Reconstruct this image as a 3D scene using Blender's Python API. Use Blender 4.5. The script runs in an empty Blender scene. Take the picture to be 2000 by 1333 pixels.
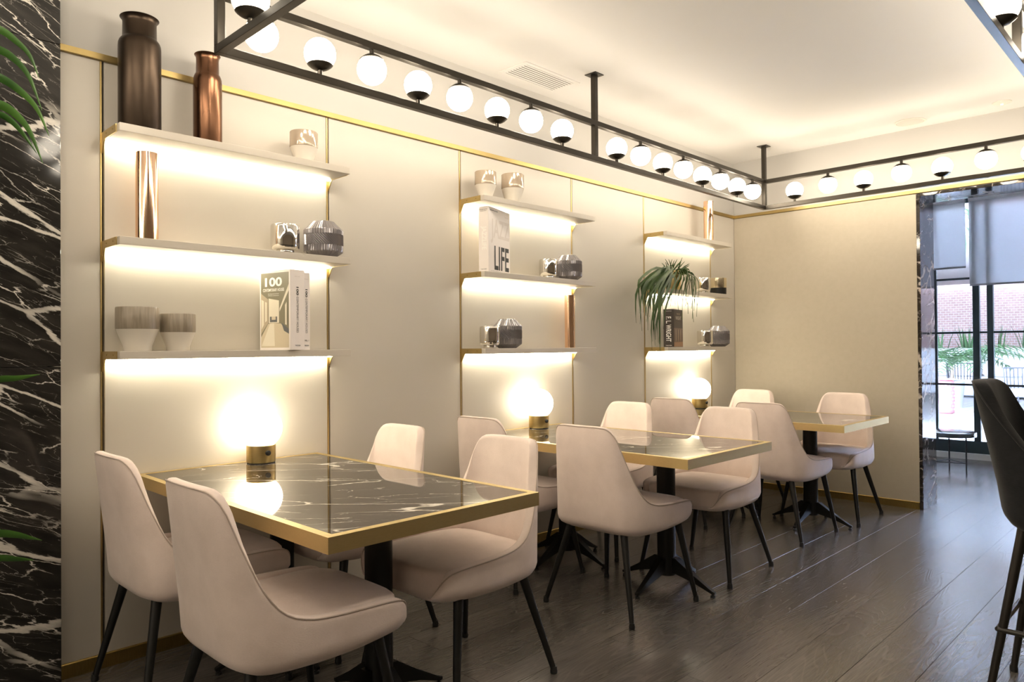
import bpy, bmesh, math, random
from mathutils import Vector, Matrix
random.seed(7)
SC = bpy.context.scene
COL = SC.collection
PI = math.pi

# ------------------------------------------------------------------ camera
YAW, PITCH, ROLL, FPX = math.radians(44.5037), math.radians(0.5662), math.radians(-0.44355), 1424.11
def cam_basis():
    fh = Vector((math.cos(YAW), math.sin(YAW), 0)); r = Vector((math.sin(YAW), -math.cos(YAW), 0)); u = Vector((0, 0, 1))
    f = fh * math.cos(PITCH) + u * math.sin(PITCH); u2 = u * math.cos(PITCH) - fh * math.sin(PITCH)
    c, s = math.cos(ROLL), math.sin(ROLL)
    return f, r * c + u2 * s, u2 * c - r * s
cf, cr, cu = cam_basis()
cam = bpy.data.cameras.new('camera'); camo = bpy.data.objects.new('camera', cam); COL.objects.link(camo)
cam.sensor_width = 36; cam.sensor_fit = 'HORIZONTAL'; cam.lens = 36 * FPX / 2000; cam.clip_start = .02; cam.clip_end = 200
m = Matrix.Identity(4)
for i in range(3): m[i][0], m[i][1], m[i][2] = cr[i], cu[i], -cf[i]
m[2][3] = 1.2
camo.matrix_world = m
SC.camera = camo

# ------------------------------------------------------------------ sky, exposure, light levels
world = bpy.data.worlds.new('sky'); SC.world = world; world.use_nodes = True
bgn = world.node_tree.nodes['Background']
bgn.inputs['Color'].default_value = (.60, .74, 1.0, 1); bgn.inputs['Strength'].default_value = 52.0
SC.cycles.max_bounces = 8; SC.cycles.diffuse_bounces = 4; SC.cycles.glossy_bounces = 4
SC.view_settings.view_transform = 'Standard'; SC.view_settings.look = 'None'
SC.view_settings.exposure = 0.85; SC.view_settings.gamma = 1.0; SC.view_settings.use_curve_mapping = False
GLOBE_W, LED_W, LAMP_W = 13.5, 25.0, 8.0
WARM = (1.0, .885, .715); LEDC = (1.0, .92, .72)

# ------------------------------------------------------------------ materials
def mat(name, base=(.8, .8, .8), rough=.5, metal=0.0, spec=.5, emit=None, estr=0, coat=0, trans=0, ior=1.5, sheen=0, alpha=1):
    M = bpy.data.materials.new(name); M.use_nodes = True
    b = M.node_tree.nodes['Principled BSDF']
    b.inputs['Base Color'].default_value = (*base, 1); b.inputs['Roughness'].default_value = rough
    b.inputs['Metallic'].default_value = metal; b.inputs['IOR'].default_value = ior
    b.inputs['Specular IOR Level'].default_value = spec; b.inputs['Coat Weight'].default_value = coat
    b.inputs['Transmission Weight'].default_value = trans; b.inputs['Sheen Weight'].default_value = sheen
    b.inputs['Coat Roughness'].default_value = .03
    if emit:
        b.inputs['Emission Color'].default_value = (*emit, 1); b.inputs['Emission Strength'].default_value = estr
    return M
def N(M, t, **kw):
    n = M.node_tree.nodes.new(t)
    for k, v in kw.items():
        if k.startswith('i_'): n.inputs[k[2:].replace('_', ' ')].default_value = v
        else: setattr(n, k, v)
    return n
def L(M, a, ao, b, bi): M.node_tree.links.new(a.outputs[ao], b.inputs[bi])
def BS(M): return M.node_tree.nodes['Principled BSDF']
def ramp(M, stops, interp='LINEAR'):
    r = M.node_tree.nodes.new('ShaderNodeValToRGB'); r.color_ramp.interpolation = interp
    e = r.color_ramp.elements
    while len(e) < len(stops): e.new(.5)
    for x, (p, c) in zip(e, stops):
        x.position = p; x.color = (*c, 1) if len(c) == 3 else c
    return r
def coords(M, kind='Object', scale=(1, 1, 1), rot=(0, 0, 0), rnd=0):
    tc = N(M, 'ShaderNodeTexCoord'); mp = N(M, 'ShaderNodeMapping')
    mp.inputs['Scale'].default_value = scale; mp.inputs['Rotation'].default_value = rot
    L(M, tc, kind, mp, 'Vector')
    if rnd:
        oi = N(M, 'ShaderNodeObjectInfo'); mu = N(M, 'ShaderNodeMath', operation='MULTIPLY'); mu.inputs[1].default_value = rnd
        L(M, oi, 'Random', mu, 0); cb = N(M, 'ShaderNodeCombineXYZ')
        for k in 'XYZ': L(M, mu, 0, cb, k)
        L(M, cb, 0, mp, 'Location')
    return mp
def bump(M, src, out, strength=.1, dist=.002):
    b = N(M, 'ShaderNodeBump'); b.inputs['Strength'].default_value = strength; b.inputs['Distance'].default_value = dist
    L(M, src, out, b, 'Height'); L(M, b, 'Normal', BS(M), 'Normal')

def fabric(name, c1, c2, rough=.95, sheen=.25, scale=1.0):
    M = mat(name, c1, rough, sheen=sheen, spec=.2); mp = coords(M)
    n1 = N(M, 'ShaderNodeTexNoise', i_Scale=14.0, i_Detail=4.0); L(M, mp, 0, n1, 'Vector')
    mp2 = coords(M, scale=(1, 1, 5)); n2 = N(M, 'ShaderNodeTexNoise', i_Scale=160.0 * scale, i_Detail=2.0); L(M, mp2, 0, n2, 'Vector')
    ad = N(M, 'ShaderNodeMath', operation='MULTIPLY_ADD'); ad.inputs[1].default_value = .55; L(M, n2, 0, ad, 0); L(M, n1, 0, ad, 2)
    r = ramp(M, [(.55, c2), (.95, c1)]); L(M, ad, 0, r, 0); L(M, r, 0, BS(M), 'Base Color')
    bump(M, n2, 0, .25, .0015)
    return M
def brushed(name, c1, c2, rough=.28, axis=(1, 1, 40), sc=30):
    M = mat(name, c1, rough, 1.0); mp = coords(M, scale=axis)
    n = N(M, 'ShaderNodeTexNoise', i_Scale=sc, i_Detail=3.0); L(M, mp, 0, n, 'Vector')
    r = ramp(M, [(.3, c2), (.7, c1)]); L(M, n, 0, r, 0); L(M, r, 0, BS(M), 'Base Color')
    mr = N(M, 'ShaderNodeMapRange'); mr.inputs['To Min'].default_value = rough * .8; mr.inputs['To Max'].default_value = rough * 1.3
    L(M, n, 0, mr, 0); L(M, mr, 0, BS(M), 'Roughness')
    return M
def marble(name, dark, dark2, vein, scale, rot, stretch, width, rough=.04, ior=1.6, coords_kind='Object', dens=(.48, .6)):
    M = mat(name, dark, rough, ior=ior); mp0 = coords(M, coords_kind, (1, 1, 1), rot)
    mp = N(M, 'ShaderNodeMapping'); mp.inputs['Scale'].default_value = stretch; L(M, mp0, 0, mp, 0)
    wn = N(M, 'ShaderNodeTexNoise', i_Scale=scale * 1.3, i_Detail=6.0, i_Roughness=.62); L(M, mp, 0, wn, 'Vector')
    sb = N(M, 'ShaderNodeVectorMath', operation='SUBTRACT'); sb.inputs[1].default_value = (.5, .5, .5); L(M, wn, 1, sb, 0)
    sl = N(M, 'ShaderNodeVectorMath', operation='SCALE'); sl.inputs['Scale'].default_value = .5 / scale; L(M, sb, 0, sl, 0)
    av = N(M, 'ShaderNodeVectorMath', operation='ADD'); L(M, mp, 0, av, 0); L(M, sl, 0, av, 1)
    masks = []
    for sc, w, lo, hi in ((scale, width, dens[0], dens[1]), (scale * 2.3, width * .55, dens[0] + .02, dens[1] + .04), (scale * 5.5, width * .35, dens[0] + .03, dens[1] + .1)):
        vo = N(M, 'ShaderNodeTexVoronoi', feature='DISTANCE_TO_EDGE', i_Scale=sc); L(M, av, 0, vo, 'Vector')
        lr = ramp(M, [(0, (1, 1, 1)), (w * .7, (.8, .8, .8)), (w, (0, 0, 0))]); L(M, vo, 0, lr, 0)
        nm = N(M, 'ShaderNodeTexNoise', i_Scale=sc * .8, i_Detail=3.0); L(M, mp, 0, nm, 'Vector')
        mr = ramp(M, [(lo, (0, 0, 0)), (hi, (1, 1, 1))]); L(M, nm, 0, mr, 0)
        mu = N(M, 'ShaderNodeMath', operation='MULTIPLY'); L(M, lr, 0, mu, 0); L(M, mr, 0, mu, 1); masks.append(mu)
    mx = N(M, 'ShaderNodeMath', operation='MAXIMUM'); L(M, masks[0], 0, mx, 0); L(M, masks[1], 0, mx, 1)
    mx2 = N(M, 'ShaderNodeMath', operation='MAXIMUM'); L(M, mx, 0, mx2, 0)
    hf = N(M, 'ShaderNodeMath', operation='MULTIPLY'); hf.inputs[1].default_value = .5; L(M, masks[2], 0, hf, 0); L(M, hf, 0, mx2, 1)
    bn = N(M, 'ShaderNodeTexNoise', i_Scale=scale * 4, i_Detail=6.0); L(M, mp, 0, bn, 'Vector')
    br = ramp(M, [(.35, dark), (.7, dark2)]); L(M, bn, 0, br, 0)
    mi = N(M, 'ShaderNodeMixRGB'); L(M, mx2, 0, mi, 0); L(M, br, 0, mi, 1); mi.inputs[2].default_value = (*vein, 1)
    L(M, mi, 0, BS(M), 'Base Color')
    return M
def plaster(name, c1, c2, rough=.55, spec=.35, sc=3.0, st=.04):
    M = mat(name, c1, rough, spec=spec); mp = coords(M)
    n = N(M, 'ShaderNodeTexNoise', i_Scale=sc, i_Detail=5.0); L(M, mp, 0, n, 'Vector')
    r = ramp(M, [(.3, c2), (.7, c1)]); L(M, n, 0, r, 0); L(M, r, 0, BS(M), 'Base Color')
    n2 = N(M, 'ShaderNodeTexNoise', i_Scale=220.0, i_Detail=2.0); L(M, mp, 0, n2, 'Vector'); bump(M, n2, 0, st, .001)
    return M

PANEL = plaster('wall_panel_cream', (.55, .507, .442), (.537, .495, .43), .42, .4)
UPPER = plaster('upper_wall_cream', (.48, .46, .43), (.47, .45, .42), .7, .2)
LINEN = plaster('back_wall_linen', (.49, .435, .345), (.47, .415, .325), .6, .3, 30.0)
CEIL = plaster('ceiling_paint', (.74, .715, .68), (.73, .705, .67), .8, .15)
GREYW = plaster('plain_wall', (.80, .75, .67), (.78, .73, .65), .7, .2)
BRASS = brushed('brushed_brass', (.58, .44, .20), (.48, .36, .15), .36, (1, 1, 60), 25)
BRASSX = brushed('brushed_brass_edge', (.66, .51, .25), (.57, .435, .20), .46, (2, 2, 60), 30)
BRASST = brushed('satin_brass_ledge', (.40, .30, .13), (.34, .25, .10), .42, (2, 2, 60), 30)
BRASSD = brushed('aged_brass', (.40, .29, .10), (.32, .22, .07), .40, (40, 40, 2), 20)
COPPER = mat('polished_copper', (.97, .66, .45), .10, 1.0)
BRONZE = brushed('dark_bronze', (.060, .043, .031), (.045, .032, .023), .36, (1, 1, .3), 6)
COPBR = brushed('brown_copper', (.20, .10, .055), (.12, .06, .035), .26, (1, 1, .3), 8)
SILVER = mat('mirrored_silver', (.74, .71, .66), .06, 1.0)
BLACKM = mat('black_metal', (.007, .0065, .006), .40, 0.0, spec=.35)
LEGM = mat('leg_metal', (.008, .0075, .0065), .42, 0.0, spec=.4)
FRAMEM = mat('gunmetal_frame', (.055, .048, .039), .32, .8)
RUBBER = mat('black_glide', (.008, .008, .008), .5)
PINK = fabric('blush_fabric', (.82, .69, .625), (.75, .625, .56))
PIPE = fabric('blush_piping', (.56, .46, .40), (.50, .40, .34))
VELVET = fabric('black_velvet', (.014, .0145, .016), (.008, .0085, .0095), .85, .12, .4)
VELPIPE = fabric('black_velvet_piping', (.012, .012, .013), (.008, .008, .009), .8, .3)
SHELFM = plaster('shelf_lacquer', (.55, .50, .43), (.535, .485, .415), .35, .4)
GLOBE = mat('opal_glass_globe', (.9, .88, .82), .25, emit=WARM, estr=GLOBE_W)
LAMPG = mat('opal_lamp_glass', (.9, .88, .82), .25, emit=(1, .89, .68), estr=LAMP_W)
LEDM = mat('led_diffuser', (.9, .9, .85), .4, emit=LEDC, estr=LED_W)
TOPM = marble('table_marble', (.030, .023, .017), (.060, .048, .036), (.80, .74, .64), 2.3, (0, 0, math.radians(42)), (.6, 2.5, 1), .013, .03, 1.75, dens=(.46, .56))
PIERM = marble('black_marble', (.012, .011, .010), (.030, .027, .024), (.62, .58, .52), 3.0, (0, math.radians(-27), 0), (.55, 1, 2.2), .032, .07, 1.38, dens=(.44, .52))
JAMBM = marble('jamb_marble', (.014, .012, .011), (.035, .030, .026), (.55, .48, .42), 4.0, (0, .5, .3), (1, 1, 1.6), .05, .05, 1.6)
LEAF = mat('palm_leaf', (.045, .13, .02), .38); LEAF2 = mat('cactus_leaf', (.055, .105, .028), .45)
for M_, a, b in ((LEAF, (.03, .10, .015), (.09, .22, .03)), (LEAF2, (.035, .07, .02), (.09, .15, .04))):
    mp = coords(M_); n = N(M_, 'ShaderNodeTexNoise', i_Scale=9.0); L(M_, mp, 0, n, 'Vector'); r = ramp(M_, [(.35, a), (.7, b)]); L(M_, n, 0, r, 0); L(M_, r, 0, BS(M_), 'Base Color')
SOIL = mat('soil', (.03, .02, .012), .95)
WHITE = mat('cream_ceramic', (.66, .61, .53), .5)
GLAZE = mat('pearly_glaze', (.46, .37, .28), .14, .35); GLAZE2 = mat('taupe_glaze', (.30, .25, .19), .34, .08)
for M_ in (GLAZE2,):
    mp = coords(M_, scale=(6, 6, .6)); n = N(M_, 'ShaderNodeTexNoise', i_Scale=22.0, i_Detail=4.0); L(M_, mp, 0, n, 'Vector'); r = ramp(M_, [(.35, (.23, .19, .14)), (.7, (.33, .275, .21))]); L(M_, n, 0, r, 0); L(M_, r, 0, BS(M_), 'Base Color')
SMOKE = mat('smoky_cut_glass', (.27, .25, .26), .16, .45, spec=.9)
PAPER = mat('book_white', (.78, .72, .68), .45); PAGES = mat('book_pages', (.80, .76, .68), .8)
INK = mat('print_black', (.02, .02, .02), .6); INKW = mat('print_white', (.85, .83, .78), .6); INKG = mat('print_grey', (.50, .45, .40), .6)
BROWNB = mat('book_brown', (.035, .022, .016), .4); BROWNC = mat('book_brown_print', (.16, .10, .07), .4)
PH = [mat('print_olive', (.20, .18, .12), .4), mat('print_cream', (.68, .62, .50), .4), mat('print_tan', (.42, .34, .24), .4), mat('print_slate', (.12, .12, .12), .4), mat('print_sand', (.55, .47, .34), .4)]
GLASSM = bpy.data.materials.new('window_glass'); GLASSM.use_nodes = True
nt = GLASSM.node_tree; nt.nodes.clear()
_o = nt.nodes.new('ShaderNodeOutputMaterial'); _t = nt.nodes.new('ShaderNodeBsdfTransparent'); _g = nt.nodes.new('ShaderNodeBsdfGlossy'); _m = nt.nodes.new('ShaderNodeMixShader'); _f = nt.nodes.new('ShaderNodeFresnel')
_t.inputs[0].default_value = (.93, .96, 1, 1); _g.inputs['Roughness'].default_value = .01
nt.links.new(_f.outputs[0], _m.inputs[0]); nt.links.new(_t.outputs[0], _m.inputs[1]); nt.links.new(_g.outputs[0], _m.inputs[2]); nt.links.new(_m.outputs[0], _o.inputs[0])
BLIND = bpy.data.materials.new('blind_fabric'); BLIND.use_nodes = True
nt = BLIND.node_tree; nt.nodes.clear()
_o = nt.nodes.new('ShaderNodeOutputMaterial'); _d = nt.nodes.new('ShaderNodeBsdfDiffuse'); _t = nt.nodes.new('ShaderNodeBsdfTranslucent'); _m = nt.nodes.new('ShaderNodeMixShader'); _p = nt.nodes.new('ShaderNodeBsdfTransparent'); _m2 = nt.nodes.new('ShaderNodeMixShader')
_d.inputs[0].default_value = (.80, .80, .82, 1); _t.inputs[0].default_value = (.52, .52, .53, 1); _m.inputs[0].default_value = .55; _m2.inputs[0].default_value = .10
nt.links.new(_d.outputs[0], _m.inputs[1]); nt.links.new(_t.outputs[0], _m.inputs[2]); nt.links.new(_m.outputs[0], _m2.inputs[1]); nt.links.new(_p.outputs[0], _m2.inputs[2]); nt.links.new(_m2.outputs[0], _o.inputs[0])
WINM = mat('window_steel', (.012, .022, .024), .4, spec=.4)
STONE = mat('pale_stone', (.60, .58, .55), .8); DECKM = mat('pale_deck', (.55, .54, .53), .75)
TERRA = mat('pink_ceramic', (.36, .10, .11), .45); GREYP = mat('grey_planter', (.30, .30, .31), .7); OUTW = mat('white_cushion', (.75, .75, .75), .8)
ROPE = mat('grey_rope', (.07, .07, .075), .8)
# oak-grain laminate floor
FLOORM = mat('dark_oak_laminate', (.10, .085, .075), .25, spec=.9)
mp = coords(FLOORM, 'Object', (1, 1, 1), rnd=37.0)
mpa = N(FLOORM, 'ShaderNodeMapping'); mpa.inputs['Scale'].default_value = (.40, 2.8, 1); L(FLOORM, mp, 0, mpa, 0)
gn = N(FLOORM, 'ShaderNodeTexNoise', i_Scale=1.7, i_Detail=2.0, i_Distortion=.4); L(FLOORM, mpa, 0, gn, 'Vector')
mu = N(FLOORM, 'ShaderNodeMath', operation='MULTIPLY'); mu.inputs[1].default_value = 190.0; L(FLOORM, gn, 0, mu, 0)
sn = N(FLOORM, 'ShaderNodeMath', operation='SINE'); L(FLOORM, mu, 0, sn, 0)
mpb = N(FLOORM, 'ShaderNodeMapping'); mpb.inputs['Scale'].default_value = (3, 60, 1); L(FLOORM, mp, 0, mpb, 0)
fn = N(FLOORM, 'ShaderNodeTexNoise', i_Scale=3.0, i_Detail=4.0); L(FLOORM, mpb, 0, fn, 'Vector')
bl = N(FLOORM, 'ShaderNodeTexNoise', i_Scale=1.6, i_Detail=3.0); L(FLOORM, mpa, 0, bl, 'Vector')
c1 = ramp(FLOORM, [(.25, (.066, .059, .053)), (.75, (.125, .111, .101))]); L(FLOORM, bl, 0, c1, 0)
c2 = ramp(FLOORM, [(.3, (.72, .72, .72)), (.7, (1.1, 1.1, 1.1))]); L(FLOORM, fn, 0, c2, 0)
mm = N(FLOORM, 'ShaderNodeMixRGB', blend_type='MULTIPLY'); mm.inputs[0].default_value = 1; L(FLOORM, c1, 0, mm, 1); L(FLOORM, c2, 0, mm, 2)
gr = ramp(FLOORM, [(.75, (0, 0, 0)), (1.0, (.35, .35, .35))]); L(FLOORM, sn, 0, gr, 0)
m3 = N(FLOORM, 'ShaderNodeMixRGB'); L(FLOORM, gr, 0, m3, 0); L(FLOORM, mm, 0, m3, 1); m3.inputs[2].default_value = (.15, .13, .115, 1)
L(FLOORM, m3, 0, BS(FLOORM), 'Base Color')
ad = N(FLOORM, 'ShaderNodeMath', operation='ADD'); L(FLOORM, sn, 0, ad, 0); L(FLOORM, fn, 0, ad, 1); bump(FLOORM, ad, 0, .10, .001)
BRICK = mat('outside_brick', (.5, .35, .3), .9)
mp = coords(BRICK); bt = N(BRICK, 'ShaderNodeTexBrick'); sx_ = N(BRICK, 'ShaderNodeSeparateXYZ'); cx_ = N(BRICK, 'ShaderNodeCombineXYZ'); L(BRICK, mp, 0, sx_, 0); L(BRICK, sx_, 'Y', cx_, 'X'); L(BRICK, sx_, 'Z', cx_, 'Y'); L(BRICK, cx_, 0, bt, 'Vector')
bt.inputs['Scale'].default_value = 3.6; bt.inputs['Color1'].default_value = (.44, .28, .24, 1); bt.inputs['Color2'].default_value = (.37, .23, .195, 1); bt.inputs['Mortar'].default_value = (.58, .53, .50, 1)
bt.inputs['Mortar Size'].default_value = .02; L(BRICK, bt, 0, BS(BRICK), 'Base Color')

# ------------------------------------------------------------------ mesh helpers
class MB:
    def __init__(s): s.v = []; s.f = []; s.sm = []
    def add(s, vs, fs, smooth=False):
        o = len(s.v); s.v += [tuple(p) for p in vs]; s.f += [tuple(i + o for i in f) for f in fs]; s.sm += [smooth] * len(fs); return s
    def box(s, x0, x1, y0, y1, z0, z1, bev=0.0):
        if bev <= 0:
            return s.add([(x, y, z) for z in (z0, z1) for y in (y0, y1) for x in (x0, x1)],
                         [(0, 2, 3, 1), (4, 5, 7, 6), (0, 1, 5, 4), (2, 6, 7, 3), (0, 4, 6, 2), (1, 3, 7, 5)])
        bm = bmesh.new(); bmesh.ops.create_cube(bm, size=1)
        for v in bm.verts: v.co = ((x0 + x1) / 2 + v.co.x * (x1 - x0), (y0 + y1) / 2 + v.co.y * (y1 - y0), (z0 + z1) / 2 + v.co.z * (z1 - z0))
        bmesh.ops.bevel(bm, geom=bm.edges[:], offset=bev, segments=1, affect='EDGES', clamp_overlap=True)
        bm.verts.index_update(); s.add([v.co.copy() for v in bm.verts], [[v.index for v in f.verts] for f in bm.faces]); bm.free(); return s
    def grid(s, rows, closed_u=False, smooth=True):
        n = len(rows[0]); vs = [p for r in rows for p in r]; fs = []
        for i in range(len(rows) - 1):
            for j in range(n if closed_u else n - 1):
                k = (j + 1) % n; fs.append((i * n + j, i * n + k, (i + 1) * n + k, (i + 1) * n + j))
        return s.add(vs, fs, smooth)
    def lathe(s, prof, n=28, c=(0, 0, 0), smooth=True, cap=True):
        rows = [[(c[0] + r * math.cos(2 * PI * j / n), c[1] + r * math.sin(2 * PI * j / n), c[2] + z) for j in range(n)] for r, z in prof]
        s.grid(rows, True, smooth)
        if cap:
            if prof[0][0] > 1e-6: s.add(rows[0], [tuple(range(n - 1, -1, -1))])
            if prof[-1][0] > 1e-6: s.add(rows[-1], [tuple(range(n))])
        return s
    def tube(s, pts, rad, n=10, cap=True, smooth=True):
        pts = [Vector(p) for p in pts]; rows = []; up = None
        for i, p in enumerate(pts):
            t = (pts[min(i + 1, len(pts) - 1)] - pts[max(i - 1, 0)]).normalized()
            if up is None: up = Vector((0, 0, 1)) if abs(t.z) < .9 else Vector((1, 0, 0))
            a = t.cross(up).normalized(); b = a.cross(t).normalized(); up = b
            r = rad[i] if isinstance(rad, (list, tuple)) else rad
            rows.append([p + a * (r * math.cos(2 * PI * j / n)) + b * (r * math.sin(2 * PI * j / n)) for j in range(n)])
        s.grid(rows, True, smooth)
        if cap: s.add(rows[0], [tuple(range(n - 1, -1, -1))]); s.add(rows[-1], [tuple(range(n))])
        return s
    def prism(s, poly, axis, a, b):
        def P(u, v, w): return {0: (w, u, v), 1: (u, w, v), 2: (u, v, w)}[axis]
        n = len(poly); vs = [P(u, v, a) for u, v in poly] + [P(u, v, b) for u, v in poly]
        return s.add(vs, [tuple(range(n)), tuple(range(2 * n - 1, n - 1, -1))] + [(i, i + n, (i + 1) % n + n, (i + 1) % n) for i in range(n)])
    def mesh(s, name):
        me = bpy.data.meshes.new(name); me.from_pydata(s.v, [], s.f); me.validate()
        bm = bmesh.new(); bm.from_mesh(me); bmesh.ops.remove_doubles(bm, verts=bm.verts[:], dist=1e-6); bmesh.ops.recalc_face_normals(bm, faces=bm.faces[:]); bm.to_mesh(me); bm.free()
        if any(s.sm):
            if len(me.polygons) == len(s.sm): me.polygons.foreach_set('use_smooth', s.sm)
            else: me.polygons.foreach_set('use_smooth', [True] * len(me.polygons))
            if not all(s.sm) or True:
                try: me.set_sharp_from_angle(angle=math.radians(42))
                except Exception: pass
        return me
def link(name, me, material=None, parent=None, loc=None, rotz=0):
    o = bpy.data.objects.new(name, me); COL.objects.link(o)
    if me is not None and material is not None and not me.materials: me.materials.append(material)
    if parent is not None: o.parent = parent
    if loc is not None: o.location = loc
    if rotz: o.rotation_euler = (0, 0, rotz)
    return o
def obj(name, mb, material, parent=None, loc=None, rotz=0): return link(name, mb.mesh(name), material, parent, loc, rotz)
def tag(o, label, cat, group=None, kind=None):
    o['label'] = label; o['category'] = cat
    if group: o['group'] = group
    if kind: o['kind'] = kind
    return o
def thing(name, label, cat, loc=(0, 0, 0), rotz=0, group=None):
    return tag(link(name, None, None, None, loc, rotz), label, cat, group)
def struct(name, mb, material, parent=None):
    o = obj(name, mb, material, parent)
    if parent is None: o['kind'] = 'structure'
    return o
def copy_tree(o, parent=None):
    c = o.copy(); COL.objects.link(c); c.parent = parent
    for ch in list(o.children): copy_tree(ch, c)
    return c
def smoothcurve(pts, n):
    """Catmull-Rom through tuples, n samples"""
    P = [Vector(p) if len(p) <= 4 else p for p in pts]; d = len(pts[0]); out = []
    P = [list(p) for p in pts]; P = [[2 * a - b for a, b in zip(P[0], P[1])]] + P + [[2 * a - b for a, b in zip(P[-1], P[-2])]]
    m_ = len(pts) - 1
    for k in range(n):
        t = k / (n - 1) * m_; i = min(int(t), m_ - 1); t -= i
        p0, p1, p2, p3 = P[i:i + 4]
        out.append([.5 * ((2 * b) + (-a + c) * t + (2 * a - 5 * b + 4 * c - d_) * t * t + (-a + 3 * b - 3 * c + d_) * t ** 3) for a, b, c, d_ in zip(p0, p1, p2, p3)])
    return out

# ------------------------------------------------------------------ the room
W, B, ZC, ZS = 3.061, 5.881, 2.792, 2.309        # left wall, back wall, ceiling, brass strip
X0, Y0, XE = -4.6, -3.0, 8.80
XP = -.55                                          # planks are laid one by one from here on
JY, JX, OY = 1.596, 6.217, .40                              # marble lined opening
floor = struct('floor', MB().box(X0, XE, Y0, W + .05, -.08, -.012), mat('floor_underlay', (.02, .018, .016), .9))
PW, PLN = .2055, 1.36
plank_cache = {}
row = 0
y = .8115 - PW * 19
while y < W:
    x = XP - ((row * .47) % 1) * PLN
    off = {0: .0}.get(row, 0)
    while x < XE:
        a, b = max(x, XP), min(x + PLN, XE); ya, yb = max(y, Y0), min(y + PW, W)
        if b - a > .02 and yb - ya > .01:
            key = (round(b - a, 3), round(yb - ya, 3))
            if key not in plank_cache:
                bm_ = MB(); hw, hl, g, c_ = key[1] / 2, key[0] / 2, .0010, .0002
                bm_.add([(-hl + g, -hw + g, -.012), (hl - g, -hw + g, -.012), (hl - g, hw - g, -.012), (-hl + g, hw - g, -.012),
                         (-hl + g, -hw + g, -c_), (hl - g, -hw + g, -c_), (hl - g, hw - g, -c_), (-hl + g, hw - g, -c_),
                         (-hl + g + c_, -hw + g + c_, 0), (hl - g - c_, -hw + g + c_, 0), (hl - g - c_, hw - g - c_, 0), (-hl + g + c_, hw - g - c_, 0)],
                        [(0, 1, 5, 4), (1, 2, 6, 5), (2, 3, 7, 6), (3, 0, 4, 7), (4, 5, 9, 8), (5, 6, 10, 9), (6, 7, 11, 10), (7, 4, 8, 11), (8, 9, 10, 11)])
                plank_cache[key] = bm_.mesh('plank')
            link('plank', plank_cache[key], FLOORM, floor, ((a + b) / 2, (ya + yb) / 2, 0))
        x += PLN
    y += PW; row += 1
obj('rear_boards', MB().box(X0, XP, Y0, W, -.012, 0), FLOORM, floor)
struct('ceiling', MB().box(X0, XE + .1, Y0, W + .05, ZC, ZC + .1), CEIL)
wl = struct('wall_left', MB().box(X0, XE, W + .022, W + .12, 0, ZC), mat('dark_groove', (.035, .024, .010), .7))
PANELDARK = BRASSD
VS = [.888, 1.866, 2.708, 3.681, 4.508, 5.472]
GAP = .015
edges = [X0] + VS + [B]
for i in range(len(edges) - 1):
    a = edges[i] + (GAP / 2 if i else 0); b = edges[i + 1] - (GAP / 2 if i < len(edges) - 2 else 0)
    obj('panel', MB().box(a, b, W, W + .022, .05, ZS + .004, .0012), PANEL, wl)
for v in VS:
    obj('brass_upright', MB().box(v - GAP / 2, v - GAP / 2 + .0055, W - .003, W + .018, .0535, ZS), BRASS, wl)
obj('upper_plaster', MB().box(X0, B, W + .001, W + .022, ZS + .004, ZC), UPPER, wl)
obj('far_plaster', MB().box(JX, XE, W + .001, W + .022, 0, ZC), UPPER, wl)
wb = struct('wall_back', MB().box(B + .022, JX - .001, JY + .022, W + .022, 0, ZC), GREYW)
obj('panel', MB().box(B, B + .022, JY + .024, W - .0005, .05, ZS + .004, .0012), LINEN, wb)
obj('upper_plaster', MB().box(B + .001, B + .022, JY, W, ZS + .004, ZC), UPPER, wb)
obj('header_plaster', MB().box(B + .001, JX - .001, OY, JY, 2.306, ZC), UPPER, wb)
obj('side_plaster', MB().box(B + .001, JX - .001, Y0, OY, 0, ZC), LINEN, wb)
struct('wall_right', MB().box(X0, XE, Y0 - .1, Y0, 0, ZC), plaster('dark_wood_wall', (.30, .25, .20), (.26, .215, .17), .5, .3))
struct('wall_rear', MB().box(X0 - .1, X0, Y0, W, 0, ZC), GREYW)
# brass ledge round the room, brass skirting, marble lining of the opening
def bar_trim(name, mb, m_): return struct(name, mb, m_)
t1 = MB(); t1.prism([(W + .0, ZS), (W - .010, ZS), (W - .012, ZS + .003), (W - .012, ZS + .026), (W, ZS + .026)], 0, .2, B)
bar_trim('trim_1', t1, BRASST)
t2 = MB(); t2.prism([(B, ZS), (B - .010, ZS), (B - .012, ZS + .003), (B - .012, ZS + .026), (B, ZS + .026)], 1, Y0, W - .012)
bar_trim('trim_2', t2, BRASST)
bb = MB(); bb.prism([(W, 0), (W - .009, 0), (W - .009, .0505), (W - .006, .0535), (W, .0535)], 0, .2, B - .009); bar_trim('baseboard_left', bb, BRASSD)
bb = MB(); bb.prism([(B, 0), (B - .009, 0), (B - .009, .0505), (B - .006, .0535), (B, .0535)], 1, JY + .024, W); bar_trim('baseboard_back', bb, BRASSD)
lin = struct('trim_3', MB().box(B - .004, JX + .004, JY, JY + .024, 0, 2.285, .0015), JAMBM)
obj('slab', MB().box(B - .004, JX + .004, OY - .024, JY + .024, 2.2855, 2.3055, .0015), JAMBM, lin)

obj('slab', MB().box(B - .004, JX + .004, OY - .024, OY, 0, 2.285, .0015), JAMBM, lin)
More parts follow.
